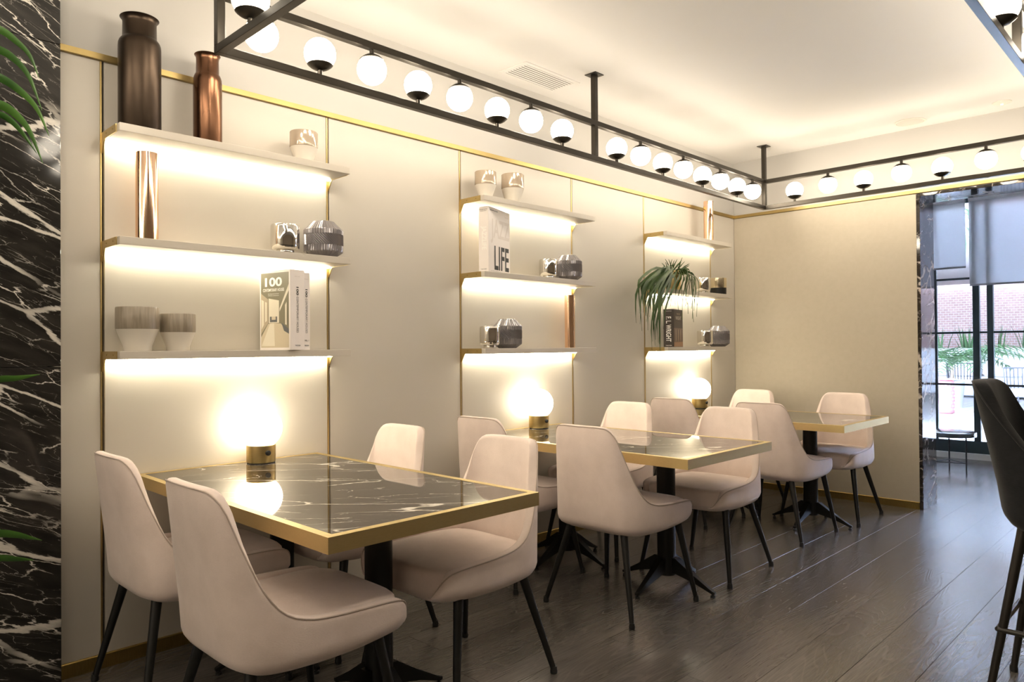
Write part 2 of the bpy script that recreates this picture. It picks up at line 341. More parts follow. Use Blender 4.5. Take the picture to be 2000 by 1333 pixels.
# black marble pillar at the left edge of the view
pil = thing('marble_pillar', 'polished black marble pillar with white veins beside the lit shelves', 'pillar', (.7268, 2.97, 0))
PZ = [0, 1.147, 2.30, ZC]
for a, b in zip(PZ[:-1], PZ[1:]):
    obj('slab', MB().box(-1.2, 0, 0, .02, a + .0008, b - .0008, .001), PIERM, pil)
    obj('slab', MB().box(-.02, 0, .0205, .0905, a + .0008, b - .0008, .001), PIERM, pil)

# ceiling fittings
v_ = thing('air_vent', 'white slatted air vent grille flush in the ceiling', 'vent', (3.17, 2.866, ZC))
VM = mat('vent_white', (.74, .70, .62), .5); VD = mat('vent_dark', (.05, .045, .035), .8)
mbv = MB()
for a in ((-.235, .235, -.11, -.085), (-.235, .235, .085, .11), (-.235, -.205, -.085, .085), (.205, .235, -.085, .085)): mbv.box(a[0], a[1], a[2], a[3], -.006, 0)
obj('frame', mbv, CEIL, v_); obj('backing', MB().box(-.205, .205, -.085, .085, -.002, 0), VD, v_)
sl = MB(); sl.prism([(-.0062, -.0048), (.0056, -.0060), (.0062, -.0045), (-.0056, -.0033)], 0, -.205, .205); slm = sl.mesh('slat')
for i in range(8): link('slat', slm, CEIL, v_, (0, -.0735 + i * .021, 0))
s_ = thing('ceiling_speaker', 'round white flush loudspeaker in the ceiling near the back wall', 'speaker', (5.69, 1.60, ZC))
obj('rim', MB().lathe([(.100, 0), (.100, -.005), (.088, -.006), (.086, -.002), (.086, 0)], 40), VM, s_); obj('grille', MB().lathe([(.085, 0), (.085, -.003), (0, -.0035)], 40), mat('speaker_grille', (.66, .62, .55), .7), s_)
s_ = thing('ceiling_sensor', 'small round white sensor with a green lamp in the ceiling', 'sensor', (5.672, 1.043, ZC))
obj('body', MB().lathe([(.055, 0), (.055, -.004), (.03, -.012), (0, -.013)], 28), VM, s_); obj('lens', MB().lathe([(.008, -.012), (.008, -.016), (0, -.017)], 12), mat('green_lamp', (.3, .8, .5), .3, emit=(.3, 1, .5), estr=2), s_)

# ------------------------------------------------------------------ ceiling-hung globe light
FX0, FX1, FXM, FYL, FYR, ZLO, ZUP, T = 1.151, 5.539, 3.3655, 2.619, .566, 2.300, 2.506, .015
def wpart(name, mb, m_, parent, org):
    for k in range(len(mb.v)): mb.v[k] = tuple(a - b for a, b in zip(mb.v[k], org))
    return obj(name, mb, m_, parent)
ORG = (FXM, FYL, ZC)
RG = .0635
gl_m = MB().lathe([(RG * math.sin(PI * k / 12) if 0 < k < 12 else 0, -RG * math.cos(PI * k / 12)) for k in range(13)], 28).mesh('globe')
cupp = [(RG * 1.015 * math.sin(math.radians(a)), -RG * 1.015 * math.cos(math.radians(a))) for a in (1, 12, 24, 34, 43, 50)]
cup_m = MB().lathe([(0, -RG * 1.07)] + [(r * 1.05, z * 1.055) for r, z in cupp] + [(r, z) for r, z in reversed(cupp)], 28).mesh('cup')
stem_m = MB().lathe([(.010, -.100), (.010, -.066), (.012, -.064)], 14).mesh('stem')
GX = [1.313 + .2515 * k for k in range(8)] + [3.579 + .2515 * k for k in range(8)]
ring = thing('globe_chandelier', 'rectangular gunmetal frame chandelier with alternating glowing glass globes', 'chandelier', ORG)
for z in (ZLO, ZUP):
    for yy in (FYL, FYR): wpart('beam', MB().box(FX0 - T, FX1 + T, yy - T, yy + T, z - T, z + T, .0012), FRAMEM, ring, ORG)
    for xx in (FX0, FX1): wpart('beam', MB().box(xx - T, xx + T, FYR + T, FYL - T, z - T, z + T, .0012), FRAMEM, ring, ORG)
for xx in (FX0, FXM, FX1):
    for yy in (FYL, FYR):
        wpart('post', MB().box(xx - T, xx + T, yy - T, yy + T, ZLO + T, ZUP - T, .0012), FRAMEM, ring, ORG)
        p_ = wpart('hanger', MB().box(xx - T, xx + T, yy - T, yy + T, ZUP + T, ZC - .004, .0012), FRAMEM, ring, ORG)
        obj('ceiling_plate', MB().box(xx - .04 - ORG[0], xx + .04 - ORG[0], yy - .04 - ORG[1], yy + .04 - ORG[1], -.005, 0, .001), FRAMEM, p_)
def globe(x, y_, up):
    g = link('globe', gl_m, GLOBE, ring, (x - ORG[0], y_ - ORG[1], (2.402 if up else 2.404) - ORG[2]))
    if not up: g.rotation_euler = (PI, 0, 0)
    link('cup', cup_m, FRAMEM, g); link('stem', stem_m, FRAMEM, g)
for yy in (FYL, FYR):
    for k, x in enumerate(GX): globe(x, yy, (k % 2 == 1) if k < 8 else (k % 2 == 0))
for xx in (FX1, FX0):
    for k in range(7): globe(xx, 2.374 - .2528 * k, k % 2 == 0)
# the next chandelier of the row hangs over the rear half of the room
ring2 = copy_tree(ring); ring2.location.x -= 5.12
ring2['label'] = 'second globe chandelier of the row, over the rear half of the room'; ring['group'] = ring2['group'] = 'globe chandeliers'

# ------------------------------------------------------------------ lit wall shelves
def shelf_mesh():
    pass
SHZ = [2.035, 1.62, 1.20]; SD = 2.866
bays = [(VS[0], VS[1]), (VS[2], VS[3]), (VS[4], VS[5])]
slabels = [['topmost lit shelf nearest the marble pillar, carrying two tall metal vases', 'middle lit shelf nearest the marble pillar, carrying a copper cylinder and cut glass', 'lowest lit shelf nearest the marble pillar, carrying two cups and white books'],
           ['topmost lit shelf of the centre bay, carrying two pearly cups', 'middle lit shelf of the centre bay, carrying a large white book', 'lowest lit shelf of the centre bay, carrying smoky glass and a copper cylinder'],
           ['topmost lit shelf by the room corner, carrying one copper cylinder', 'middle lit shelf by the room corner, carrying the trailing plant', 'lowest lit shelf by the room corner, carrying the dark brown book']]
for bi, (xa, xb) in enumerate(bays):
    for si, zt in enumerate(SHZ):
        s = thing('wall_shelf', slabels[bi][si], 'shelf', (xa, W, zt), 0, 'lit wall shelves'); d = SD - W; ln = xb - xa
        obj('board', MB().box(.001, ln - .001, d, -.004, -.030, 0, .0012), SHELFM, s)
        for k, xx in enumerate((-.0035, ln - .0005)):
            br = MB(); br.prism([(.0, -.0005), (d + .028, -.0005), (d + .028, -.0305), (-.038, -.0305), (-.030, -.036), (-.004, -.078), (0, -.078)], 0, xx, xx + .004)
            b_ = obj('bracket', br, BRASS, s)
            if k == 0:
                for q in (.06, .135):
                    obj('screw', MB().lathe([(.003, 0), (.003, .001), (0, .001)], 10), BRASSD, b_).matrix_local = Matrix.Translation((-.0036, -q, -.014)) @ Matrix.Rotation(-PI / 2, 4, 'Y')
                obj('led_strip', MB().box(.008, ln - .008, -.036, -.016, -.0345, -.0302), LEDM, s)

# ------------------------------------------------------------------ tables
TZ, TW, TL = .718, .80, 1.405
def make_table():
    t = thing('dining_table', '', 'table')
    e = .026; h = .044
    obj('marble_top', MB().box(-TW / 2 + e, TW / 2 - e, -TL + e, -e, -.030, -.0008), TOPM, t, (0, 0, TZ))
    for (a, b, c_, d_) in ((-TW / 2, -TW / 2, -TL, 0), (TW / 2, TW / 2, -TL, 0)):
        s_ = 1 if a < 0 else -1
        obj('brass_edge', MB().prism([(a, -TL), (a + s_ * e, -TL + e), (a + s_ * e, -e), (a, 0)], 2, TZ - h, TZ), BRASSX, t)
    for (y_, s_) in ((-TL, 1), (0, -1)):
        obj('brass_edge', MB().prism([(-TW / 2, y_), (TW / 2, y_), (TW / 2 - e, y_ + s_ * e), (-TW / 2 + e, y_ + s_ * e)], 2, TZ - h, TZ), BRASSX, t)
    for cy in (-1.026, -.372):
        c_ = obj('column', MB().lathe([(.001, .062), (.046, .062), (.046, TZ - .040), (.13, TZ - .040), (.13, TZ - .032), (.001, TZ - .032)], 32, (.02, cy, 0)), BLACKM, t)
        for k in range(4):
            a = k * PI / 2; ca, sa = math.cos(a), math.sin(a)
            fm = MB(); rows = []
            for r, zt, zb, hw in ((.03, .150, .075, .020), (.06, .150, .075, .019), (.16, .085, .050, .014), (.255, .030, .016, .009), (.268, .026, .016, .007)):
                rows.append([(.02 + ca * r - sa * w, cy + sa * r + ca * w, z) for w, z in ((-hw, zb), (hw, zb), (hw, zt), (-hw, zt))])
            fm.grid(rows, True, False); fm.add(rows[0], [(3, 2, 1, 0)]); fm.add(rows[-1], [(0, 1, 2, 3)])
            obj('foot', fm, BLACKM, c_)
            gx, gy = .02 + ca * .255, cy + sa * .255
            obj('glide', MB().lathe([(.012, 0), (.012, .008), (.005, .010), (.005, .020)], 14, (gx, gy, 0)), RUBBER, c_)
    return t
tab = make_table()
TX = [1.402, 3.142, 4.915]
for i, (x, lb) in enumerate(zip(TX, ('black marble table with brass edge nearest the camera, in front of the two-cup shelf', 'black marble table with brass edge, the middle one of the row', 'black marble table with brass edge furthest away, by the back wall'))):
    t = tab if i == 0 else copy_tree(tab)
    t.location = (x, W - .006, 0); t['label'] = lb; t['group'] = 'brass-edged marble tables along the wall'

# ------------------------------------------------------------------ upholstered shell chairs
def shell_mesh(P):
    """P: half-path control points (x, y, rim z, bottom z, back weight) from the middle of the back round to the front."""
    half = smoothcurve(P['path'], P.get('n', 30))
    cols = [[c[0], -c[1], c[2], c[3], c[4]] for c in reversed(half[1:])] + half
    z0, zt, lean, taper, th = P['z0'], P['zt'], P['lean'], P['taper'], P['th']
    def pos(i, z, ins):
        x, y_, zr, zb, bw = cols[i]; k = (z - z0) / (zt - z0); kk = max(k, 0)
        a, b = cols[max(i - 1, 0)], cols[min(i + 1, len(cols) - 1)]
        tx, ty = b[0] - a[0], b[1] - a[1]; l_ = math.hypot(tx, ty) or 1
        nx, ny = -ty / l_, tx / l_                     # inward
        if nx * (P['cx'] - x) + ny * (0 - y_) < 0: nx, ny = -nx, -ny
        bow = P.get('bow', 0) * math.sin(PI * min(max(k, 0), 1)) * bw
        return ((x + nx * ins) - lean * bw * kk - bow, (y_ + ny * ins) * (1 - taper * bw * max(k, 0)), z)
    rows = []; n = len(cols)
    def sq(c): return min(1.0, max(.15, (c[2] - c[3]) / .095))
    def row(fn): rows.append([pos(i, *fn(cols[i])) for i in range(n)])
    for ins, dz in ((.13, .000), (.07, .000), (.038, .006), (.016, .018), (.005, .034), (0, .05)): row(lambda c, ins=ins, dz=dz: (c[3] + dz * sq(c), ins))
    for q in (.2, .4, .6, .8): row(lambda c, q=q: ((c[3] + .05 * sq(c)) * (1 - q) + (c[2] - .016 * sq(c)) * q, 0))
    for ins, dz in ((0, -.016), (.003, -.006), (.010, -.001), (th * .5, 0), (th - .010, -.001), (th - .003, -.006), (th, -.016)): row(lambda c, ins=ins, dz=dz: (c[2] + dz * sq(c), ins))
    zi = P['zin']
    for q in (.33, .66, 1.0): row(lambda c, q=q: (min(c[2] - .017 * sq(c), (c[2] - .016) * (1 - q) + zi * q), th + .004 * q))
    piping = [pos(i, cols[i][2] - .0045, .0018) for i in range(n)]
    return MB().grid(rows, False, True), piping, cols, pos
def cushion(x0, x1, hw, zb, zt, crown, n=48, pw=3.6, ff=1.0):
    cx, ax = (x0 + x1) / 2, (x1 - x0) / 2; rows = []
    for ins, z in ((ax * .7, zb), (.05, zb), (.018, zb + .008), (.004, zb + .022), (0, zb + .042), (0, zt - .028), (.003, zt - .014), (.010, zt - .005), (.022, zt), (.06, zt + crown * .45), (.12, zt + crown * .85), (.18, zt + crown), (ax * .9, zt + crown * 1.03)):
        r = []
        for j in range(n):
            a = 2 * PI * j / n; ca, sa = math.cos(a), math.sin(a); k = (abs(ca) ** pw + abs(sa) ** pw) ** (-1 / pw)
            r.append((cx + max(ax - ins, .002) * ca * k, max(hw - ins * hw / ax, .002) * sa * k, z))
        rows.append(r)
    mb = MB().grid(rows, True, True); mb.add(rows[0], [tuple(range(n - 1, -1, -1))], True); mb.add(rows[-1], [tuple(range(n))], True)
    return mb
DCH = dict(path=[(-.236, 0, .853, .370, 1), (-.235, .07, .853, .369, 1), (-.230, .130, .852, .367, 1), (-.218, .176, .843, .365, 1), (-.200, .205, .800, .363, .97), (-.178, .222, .690, .361, .9), (-.150, .234, .590, .359, .75),
                 (-.110, .243, .528, .357, .5), (-.050, .249, .500, .355, .25), (.03, .252, .490, .354, .1), (.12, .252, .486, .356, 0), (.20, .249, .482, .362, 0), (.248, .243, .474, .367, 0), (.272, .231, .456, .370, 0), (.285, .213, .428, .372, 0), (.290, .192, .402, .374, 0), (.284, .165, .392, .376, 0)],
           z0=.44, zt=.86, lean=.055, taper=.19, th=.038, zin=.43, cx=.02, n=44)
def leg(mbp, top, bot, r0, r1): return MB().tube([top, bot], [r0, r1], 14)
def make_chair():
    c = thing('dining_chair', '', 'chair')
    mb, pipe, cols, pos = shell_mesh(DCH)
    obj('backrest_shell', mb, PINK, c)
    obj('seat', cushion(-.205, .287, .236, .360, .478, .016, pw=5.0), PINK, c)
    obj('piping', MB().tube(pipe, .0022, 6), PIPE, c)
    sm = MB()
    for i in range(len(cols)):
        if abs(cols[i][0] + .10) < .006 and abs(cols[i][1]) > .2:
            sm.tube([Vector(pos(i, cols[i][3] + .03 + (cols[i][2] - cols[i][3] - .036) * q / 6, -.0004)) for q in range(7)], .0012, 5)
    if sm.v: obj('side_seam', sm, PIPE, c)
    for sx, sy in ((-1, -1), (-1, 1), (1, -1), (1, 1)):
        top = (-.165 if sx < 0 else .185, .150 * sy if sx < 0 else .205 * sy, .385 if sx < 0 else .383); bot = (-.243 if sx < 0 else .250, (.245 if sx < 0 else .262) * sy, .012)
        l_ = obj('leg', leg(None, top, bot, .0175, .0105), LEGM, c)
        obj('foot_cap', MB().lathe([(.0125, 0), (.0135, .004), (.0135, .012), (.0120, .017), (.0115, .026)], 16, (bot[0], bot[1], 0)), RUBBER, l_)
    return c
ch = make_chair()
chairs = [(1.074, 2.715, 0, 'blush chair leftmost in the view, half hidden behind another, at the nearest table'),
          (1.040, 1.965, 0, 'blush chair biggest in view, its back turned to the camera at the nearest table'),
          (1.775, 2.705, 1, 'blush chair by the wall facing the camera across the nearest marble table'),
          (1.785, 2.035, 1, 'blush chair with its whole seat showing at the far side of the nearest table'),
          (2.790, 2.735, 0, 'blush chair by the wall with its back to the camera, left of the middle table'),
          (2.815, 2.070, 0, 'blush chair with its back turned, standing at the open end of the middle table'),
          (3.575, 2.720, 1, 'blush chair by the wall seen over the middle marble table'),
          (3.587, 2.040, 1, 'blush chair with its seat showing at the far side of the middle table'),
          (4.560, 2.715, 0, 'blush chair by the wall with its back turned, left of the furthest table lamp'),
          (4.567, 2.080, 0, 'blush chair with its back turned, standing at the open end of the furthest table'),
          (5.300, 2.735, 1, 'blush chair in the room corner behind the furthest table'),
          (5.298, 2.022, 1, 'blush chair nearest the garden opening, facing the camera at the furthest table')]
for i, (x, y_, fl, lb) in enumerate(chairs):
    c = ch if i == 0 else copy_tree(ch)
    c.location = (x, y_, 0); c.rotation_euler = (0, 0, PI * fl); c['label'] = lb; c['group'] = 'blush upholstered dining chairs'

# ------------------------------------------------------------------ table lamps
def make_lamp():
    l_ = thing('table_lamp', '', 'lamp')
    obj('brass_base', MB().lathe([(.0585, .004), (.060, .006), (.060, .076), (.058, .078), (.03, .078)], 40), BRASS, l_)
    obj('foot_ring', MB().lathe([(.0575, 0), (.0575, .0045)], 32), RUBBER, l_)
    cz = .078 + .070
    obj('globe', MB().lathe([(0, cz + .088)] + [(.088 * math.sin(math.radians(a)), cz + .088 * math.cos(math.radians(a))) for a in range(10, 143, 7)], 40), LAMPG, l_)
    k = obj('switch_knob', MB().lathe([(.011, 0), (.011, .008), (.009, .0095), (0, .0095)], 18), RUBBER, l_)
    a = math.radians(-90); d = Vector((math.cos(a), math.sin(a), 0))
    k.matrix_local = Matrix.Translation(d * .0595 + Vector((0, 0, .046))) @ d.to_track_quat('Z', 'Y').to_matrix().to_4x4()
    return l_
lamp = make_lamp()
for i, (x, lb) in enumerate(((1.478, 'glowing globe lamp on a brass drum, on the nearest table'), (3.245, 'glowing globe lamp on a brass drum, on the middle table'), (5.115, 'glowing globe lamp on a brass drum, on the furthest table'))):
    l_ = lamp if i == 0 else copy_tree(lamp)
    l_.location = (x, 2.968, TZ); l_['label'] = lb; l_['group'] = 'globe table lamps'

# ------------------------------------------------------------------ things on the shelves
Z1, Z2, Z3 = SHZ
def lathe_thing(name, label, cat, loc, prof, m_, group=None, n=36):
    return tag(obj(name, MB().lathe(prof, n), m_, None, loc), label, cat, group)
def vase(name, label, loc, R, h, m_, group):
    t = thing(name, label, 'vase', loc, 0, group)
    s = h - .085 if R > .06 else h - .085
    nk = R * .80
    prof = [(R * .96, 0), (R, .006), (R, s - .028), (R * .985, s - .014), (R * .93, s - .003), (nk + .004, s + .004), (nk, s + .010), (nk * .985, h - .022), (nk * 1.0, h - .010), (nk * 1.10, h - .003)]
    obj('body', MB().lathe(prof, 48, cap=False).lathe([(R * .96, 0), (0.0005, .001)], 48, cap=False), m_, t)
    obj('lip', MB().lathe([(nk * 1.10, h - .003), (nk * 1.14, h), (nk * 1.10, h + .002), (nk * .98, h - .010), (nk * .95, h - .05), (nk * .9, h - .12), (0.001, h - .12)], 48, cap=False), m_, t)
vase('metal_vase', 'tall dark bronze bottle vase with a flared lip, the bigger of two', (.985, 2.945, Z1), .0745, .430, BRONZE, 'bottle vases on the top shelf')
vase('metal_vase', 'tall coppery brown bottle vase, the slimmer of two beside the dark one', (1.246, 2.950, Z1), .0550, .365, COPBR, 'bottle vases on the top shelf')
def cyl(label, loc, r, h):
    tag(obj('copper_cylinder', MB().lathe([(r, 0), (r, h - .001), (r - .001, h), (r - .003, h), (r - .004, h - .001), (r - .004, .01), (.0005, .01)], 48).lathe([(r, 0), (.0005, .0005)], 48, cap=False), COPPER, None, loc), label, 'vase', 'polished copper cylinders')
cyl('polished copper cylinder vase standing under the shelf with the tall vases', (1.013, 2.955, Z2), .0405, .340)
cyl('polished copper cylinder vase standing on the lowest centre shelf', (3.575, 2.995, Z3), .033, .335)
cyl('polished copper cylinder vase standing alone on a top shelf by the corner', (5.250, 2.950, Z1), .038, .325)
def cupt(label, loc, R, h, gm, group):
    t = thing('ceramic_cup', label, 'cup', loc, 0, group); zs = h * .50; rf = R * .66
    obj('base', MB().lathe([(rf * .96, 0), (rf, .003), (rf, h * .12), (R * .985, zs)], 40, cap=False).lathe([(rf * .96, 0), (.0005, .0005)], 40, cap=False), WHITE, t)
    obj('glazed_band', MB().lathe([(R * .985, zs), (R, zs + .004), (R, h - .003), (R - .002, h), (R - .004, h - .002), (R - .005, zs), (R * .5, zs - .02), (.0005, zs - .02)], 40, cap=False), gm, t)
cupt('cream cup with a taupe band, the larger one on the lowest shelf', (.978, 2.955, Z3), .0755, .166, GLAZE2, 'two-tone cups'); cupt('cream cup with a taupe band, the smaller one on the lowest shelf', (1.127, 2.955, Z3), .0655, .145, GLAZE2, 'two-tone cups')
cupt('cream cup with a pearly band, alone on the shelf with the tall vases', (1.678, 2.950, Z1), .0615, .140, GLAZE, 'two-tone cups')
cupt('cream cup with a pearly band, the left one on the centre top shelf', (2.800, 2.950, Z1), .0605, .150, GLAZE, 'two-tone cups'); cupt('cream cup with a pearly band, the right one on the centre top shelf', (3.012, 2.945, Z1), .066, .168, GLAZE, 'two-tone cups')
def silver(label, loc, R=.062, h=.128, m_=None):
    t = thing('mirrored_tealight', label, 'candle holder', loc, 0, 'mirrored glass holders')
    obj('bowl', MB().lathe([(R * .62, .016), (R * .86, .018), (R * .97, .026), (R, .040), (R, h - .010), (R * .97, h - .002), (R * .93, h), (R * .90, h - .004), (R * .90, .03), (.0005, .026)], 40, cap=False), SILVER, t)
    obj('foot', MB().lathe([(R * .60, 0), (R * .62, .002), (R * .62, .014), (R * .60, .017), (.0005, .017)], 40), SILVER, t)
silver('mirrored silver glass holder on the shelf with the copper cylinder, nearest the camera', (1.582, 2.945, Z2)); silver('mirrored silver glass holder on the shelf with the large white book', (3.322, 2.950, Z2), .057, .118)
silver('mirrored silver glass holder on the lowest centre shelf', (2.800, 2.925, Z3), .058, .122); silver('mirrored silver glass holder beside the brass and black cup', (5.150, 2.950, Z2), .062, .122); silver('mirrored silver glass holder on the lowest shelf by the corner', (5.150, 2.935, Z3), .062, .126)
def facet_mesh(R, h):
    n = 96; rows = []
    def ring_(z, r, amp, ph=0, per=2): rows.append([((r + amp * (1 if ((j + ph) // (per // 2)) % 2 else -1)) * math.cos(2 * PI * j / n), (r + amp * (1 if ((j + ph) // (per // 2)) % 2 else -1)) * math.sin(2 * PI * j / n), z) for j in range(n)])
    ring_(0, R * .60, 0); ring_(.002, R * .63, .0006); ring_(h * .14, R * .985, .0010); ring_(h * .16, R, .0012)
    ring_(h * .32, R, .0018); ring_(h * .325, R, 0)
    nr = 9
    for k in range(nr): ring_(h * (.34 + .27 * k / (nr - 1)), R, .0026, k * 1, 2)
    ring_(h * .625, R, 0); ring_(h * .63, R, .0018); ring_(h * .745, R, .0018); ring_(h * .765, R * .985, .0010); ring_(h * .99, R * .56, .0008); ring_(h, R * .53, 0); ring_(h * .985, R * .50, 0)
    ring_(h * .75, R * .90, 0); ring_(h * .2, R * .92, 0); ring_(h * .06, R * .5, 0)
    mb = MB().grid(rows, True, False); mb.add(rows[0], [tuple(range(n - 1, -1, -1))]); mb.add(rows[-1], [tuple(range(n))])
    return mb
def facet(label, loc, R, h): tag(obj('cut_glass_vase', facet_mesh(R, h), SMOKE, None, loc), label, 'vase', 'smoky cut glass vases')
facet('smoky cut glass vase on the shelf with the copper cylinder', (1.772, 2.945, Z2), .0865, .164); facet('smoky cut glass vase on the shelf with the large white book', (3.512, 2.950, Z2), .0835, .160)
facet('smoky cut glass vase on the lowest centre shelf', (2.975, 2.960, Z3), .082, .168); facet('smoky cut glass vase on the lowest shelf by the corner', (5.405, 2.960, Z3), .088, .168)
t = thing('brass_cup', 'small cup with brushed brass top and black base by the corner', 'cup', (5.395, 2.950, Z2))
obj('base', MB().lathe([(.060, 0), (.064, .003), (.065, .055)], 40, cap=False).lathe([(.060, 0), (.0005, .0005)], 40, cap=False), BLACKM, t)
obj('brass_band', MB().lathe([(.065, .055), (.0655, .056), (.0655, .134), (.063, .135), (.061, .133), (.061, .06), (.0005, .055)], 40, cap=False), brushed('cup_brass', (.82, .72, .54), (.72, .62, .45), .22, (1, 1, 40), 30), t)

# ---- books with lettering
def text_mesh(txt, w, h, bold=0.0):
    cu_ = bpy.data.curves.new('lettering', 'FONT'); cu_.body = txt; cu_.size = 1; cu_.offset = bold; cu_.resolution_u = 3
    o = bpy.data.objects.new('lettering', cu_); COL.objects.link(o); dg = bpy.context.evaluated_depsgraph_get(); dg.update()
    me = bpy.data.meshes.new_from_object(o.evaluated_get(dg)); bpy.data.objects.remove(o); bpy.data.curves.remove(cu_)
    xs = [v.co.x for v in me.vertices]; ys = [v.co.y for v in me.vertices]; x0, x1, y0, y1 = min(xs), max(xs), min(ys), max(ys)
    for v in me.vertices: v.co = ((v.co.x - (x0 + x1) / 2) / (x1 - x0) * w, (v.co.y - (y0 + y1) / 2) / (y1 - y0) * h, 0)
    return me
def put_text(parent, txt, c, right, up, w, h, m_, bold=0.0, name='lettering'):
    me = text_mesh(txt, w, h, bold); o = link(name, me, m_, parent); r, u = Vector(right), Vector(up); n = r.cross(u)
    M_ = Matrix.Identity(4)
    for i in range(3): M_[i][0], M_[i][1], M_[i][2], M_[i][3] = r[i], u[i], n[i], c[i] + n[i] * .0006
    o.matrix_local = M_
    return o
def face_poly(parent, pts, c, right, up, m_, lift=.0004, name='print_patch'):
    r, u = Vector(right), Vector(up); n = r.cross(u); C = Vector(c)
    vs = [C + r * a + u * b + n * lift for a, b in pts]
    return obj(name, MB().add(vs, [tuple(range(len(vs)))]), m_, parent)
def book_body(parent, sx, sy, h, m_, spine='front'):
    """hard covers round a page block; spine on the -Y face ('front') or the -X face ('left')"""
    c = .0035
    if spine == 'front':
        obj('cover', MB().box(0, c, 0, sy, 0, h, .0006).box(sx - c, sx, 0, sy, 0, h, .0006).box(c, sx - c, 0, c, 0, h), m_, parent)
        obj('pages', MB().box(c, sx - c, c, sy - .004, .004, h - .004), PAGES, parent)
    else:
        obj('cover', MB().box(0, sx, 0, c, 0, h, .0006).box(0, sx, sy - c, sy, 0, h, .0006).box(0, c, c, sy - c, 0, h), m_, parent)
        obj('pages', MB().box(c, sx - .004, c, sy - c, .004, h - .004), PAGES, parent)
FR, FU = (1, 0, 0), (0, 0, 1); LR = (0, -1, 0)
# thick white pair
a = math.radians(14)
b1 = thing('book', 'thick white book with a house photograph on its cover, left of the pair', 'book', (1.553, 2.850, Z3), a, 'white books on the lowest shelf')
h = .345; sx, sy = .082, .188; book_body(b1, sx, sy, h, PAPER)
cL = (0, sy / 2, h / 2)
def lp(pts, m_, lift=.0004): return face_poly(b1, [(u * sy, v * h) for u, v in pts], cL, LR, FU, m_, lift)
lp([(-.46, -.47), (.46, -.47), (.46, .47), (-.46, .47)], PH[0])
lp([(-.46, -.47), (.46, -.47), (.46, -.30), (.20, -.17), (-.08, -.16), (-.22, -.17), (-.46, -.34)], PH[4], .0006)
lp([(-.44, -.45), (.0, -.45), (-.02, -.17), (-.16, -.17)], PH[1], .0008)
lp([(-.46, -.30), (-.22, -.16), (-.22, .14), (-.46, .22)], PH[2], .0006); lp([(-.44, -.24), (-.36, -.18), (-.36, .12), (-.44, .14)], PH[1], .0008); lp([(-.32, -.15), (-.26, -.13), (-.26, .10), (-.32, .11)], PH[1], .0008)
lp([(-.20, -.16), (.14, -.16), (.14, .12), (-.20, .15)], PH[1], .0006); lp([(-.16, -.15), (.08, -.15), (.08, -.08), (-.16, -.08)], PH[3], .0008); lp([(-.10, -.12), (.03, -.12), (.03, -.08), (-.10, -.08)], PH[4], .0009)
lp([(.16, .02), (.46, .32), (.46, .24), (.16, -.02)], PH[1], .0007); lp([(.22, -.16), (.46, -.24), (.46, -.30), (.30, -.26)], PH[3], .0008); lp([(.34, -.18), (.39, -.19), (.39, .10), (.34, .06)], PH[1], .0008)
put_text(b1, '100', (0, sy * .54, h * .855), LR, FU, sy * .56, h * .115, INKW, .03)
put_text(b1, 'CONTEMPORARY HOUSES', (0, sy * .54, h * .755), LR, FU, sy * .70, h * .038, INKW, .012)
put_text(b1, '100 Zeitgenossische Hauser', (0, sy * .54, h * .705), LR, FU, sy * .36, h * .014, INKW); put_text(b1, '100 Maisons contemporaines', (0, sy * .54, h * .683), LR, FU, sy * .36, h * .014, INKW)
def spine_text(bk, x, hh, s):
    put_text(bk, '100', (x, 0, hh * .735), (0, 0, -1), (1, 0, 0), hh * .105, .0135 * s, INK, .03)
    put_text(bk, 'CONTEMPORARY HOUSES', (x, 0, hh * .44), (0, 0, -1), (1, 0, 0), hh * .45, .0115 * s, INKG if 0 else INK)
put_text(b1, 'PHILIP JODIDIO', (sx * .5, 0, h * .915), FR, FU, .030, .0045, INKG); put_text(b1, 'TASCHEN', (sx * .5, 0, h * .055), FR, FU, .030, .006, INK, .01); spine_text(b1, sx * .5, h, 1)
ca, sa = math.cos(a), math.sin(a)
b2 = thing('book', 'slimmer white book standing right of the thick white book', 'book', (1.553 + ca * (sx + .002) - sa * .012, 2.850 + sa * (sx + .002) + ca * .012, Z3), a, 'white books on the lowest shelf')
sx2 = .040; h2 = .338; book_body(b2, sx2, .165, h2, PAPER); spine_text(b2, sx2 * .5, h2, .95); put_text(b2, 'PHILIP JODIDIO', (sx2 * .5, 0, h2 * .915), FR, FU, .026, .0045, INKG); put_text(b2, 'VOL. 1', (sx2 * .5, 0, h2 * .12), FR, FU, .024, .007, INK, .02); put_text(b2, 'TASCHEN', (sx2 * .5, 0, h2 * .055), FR, FU, .026, .006, INK, .01)
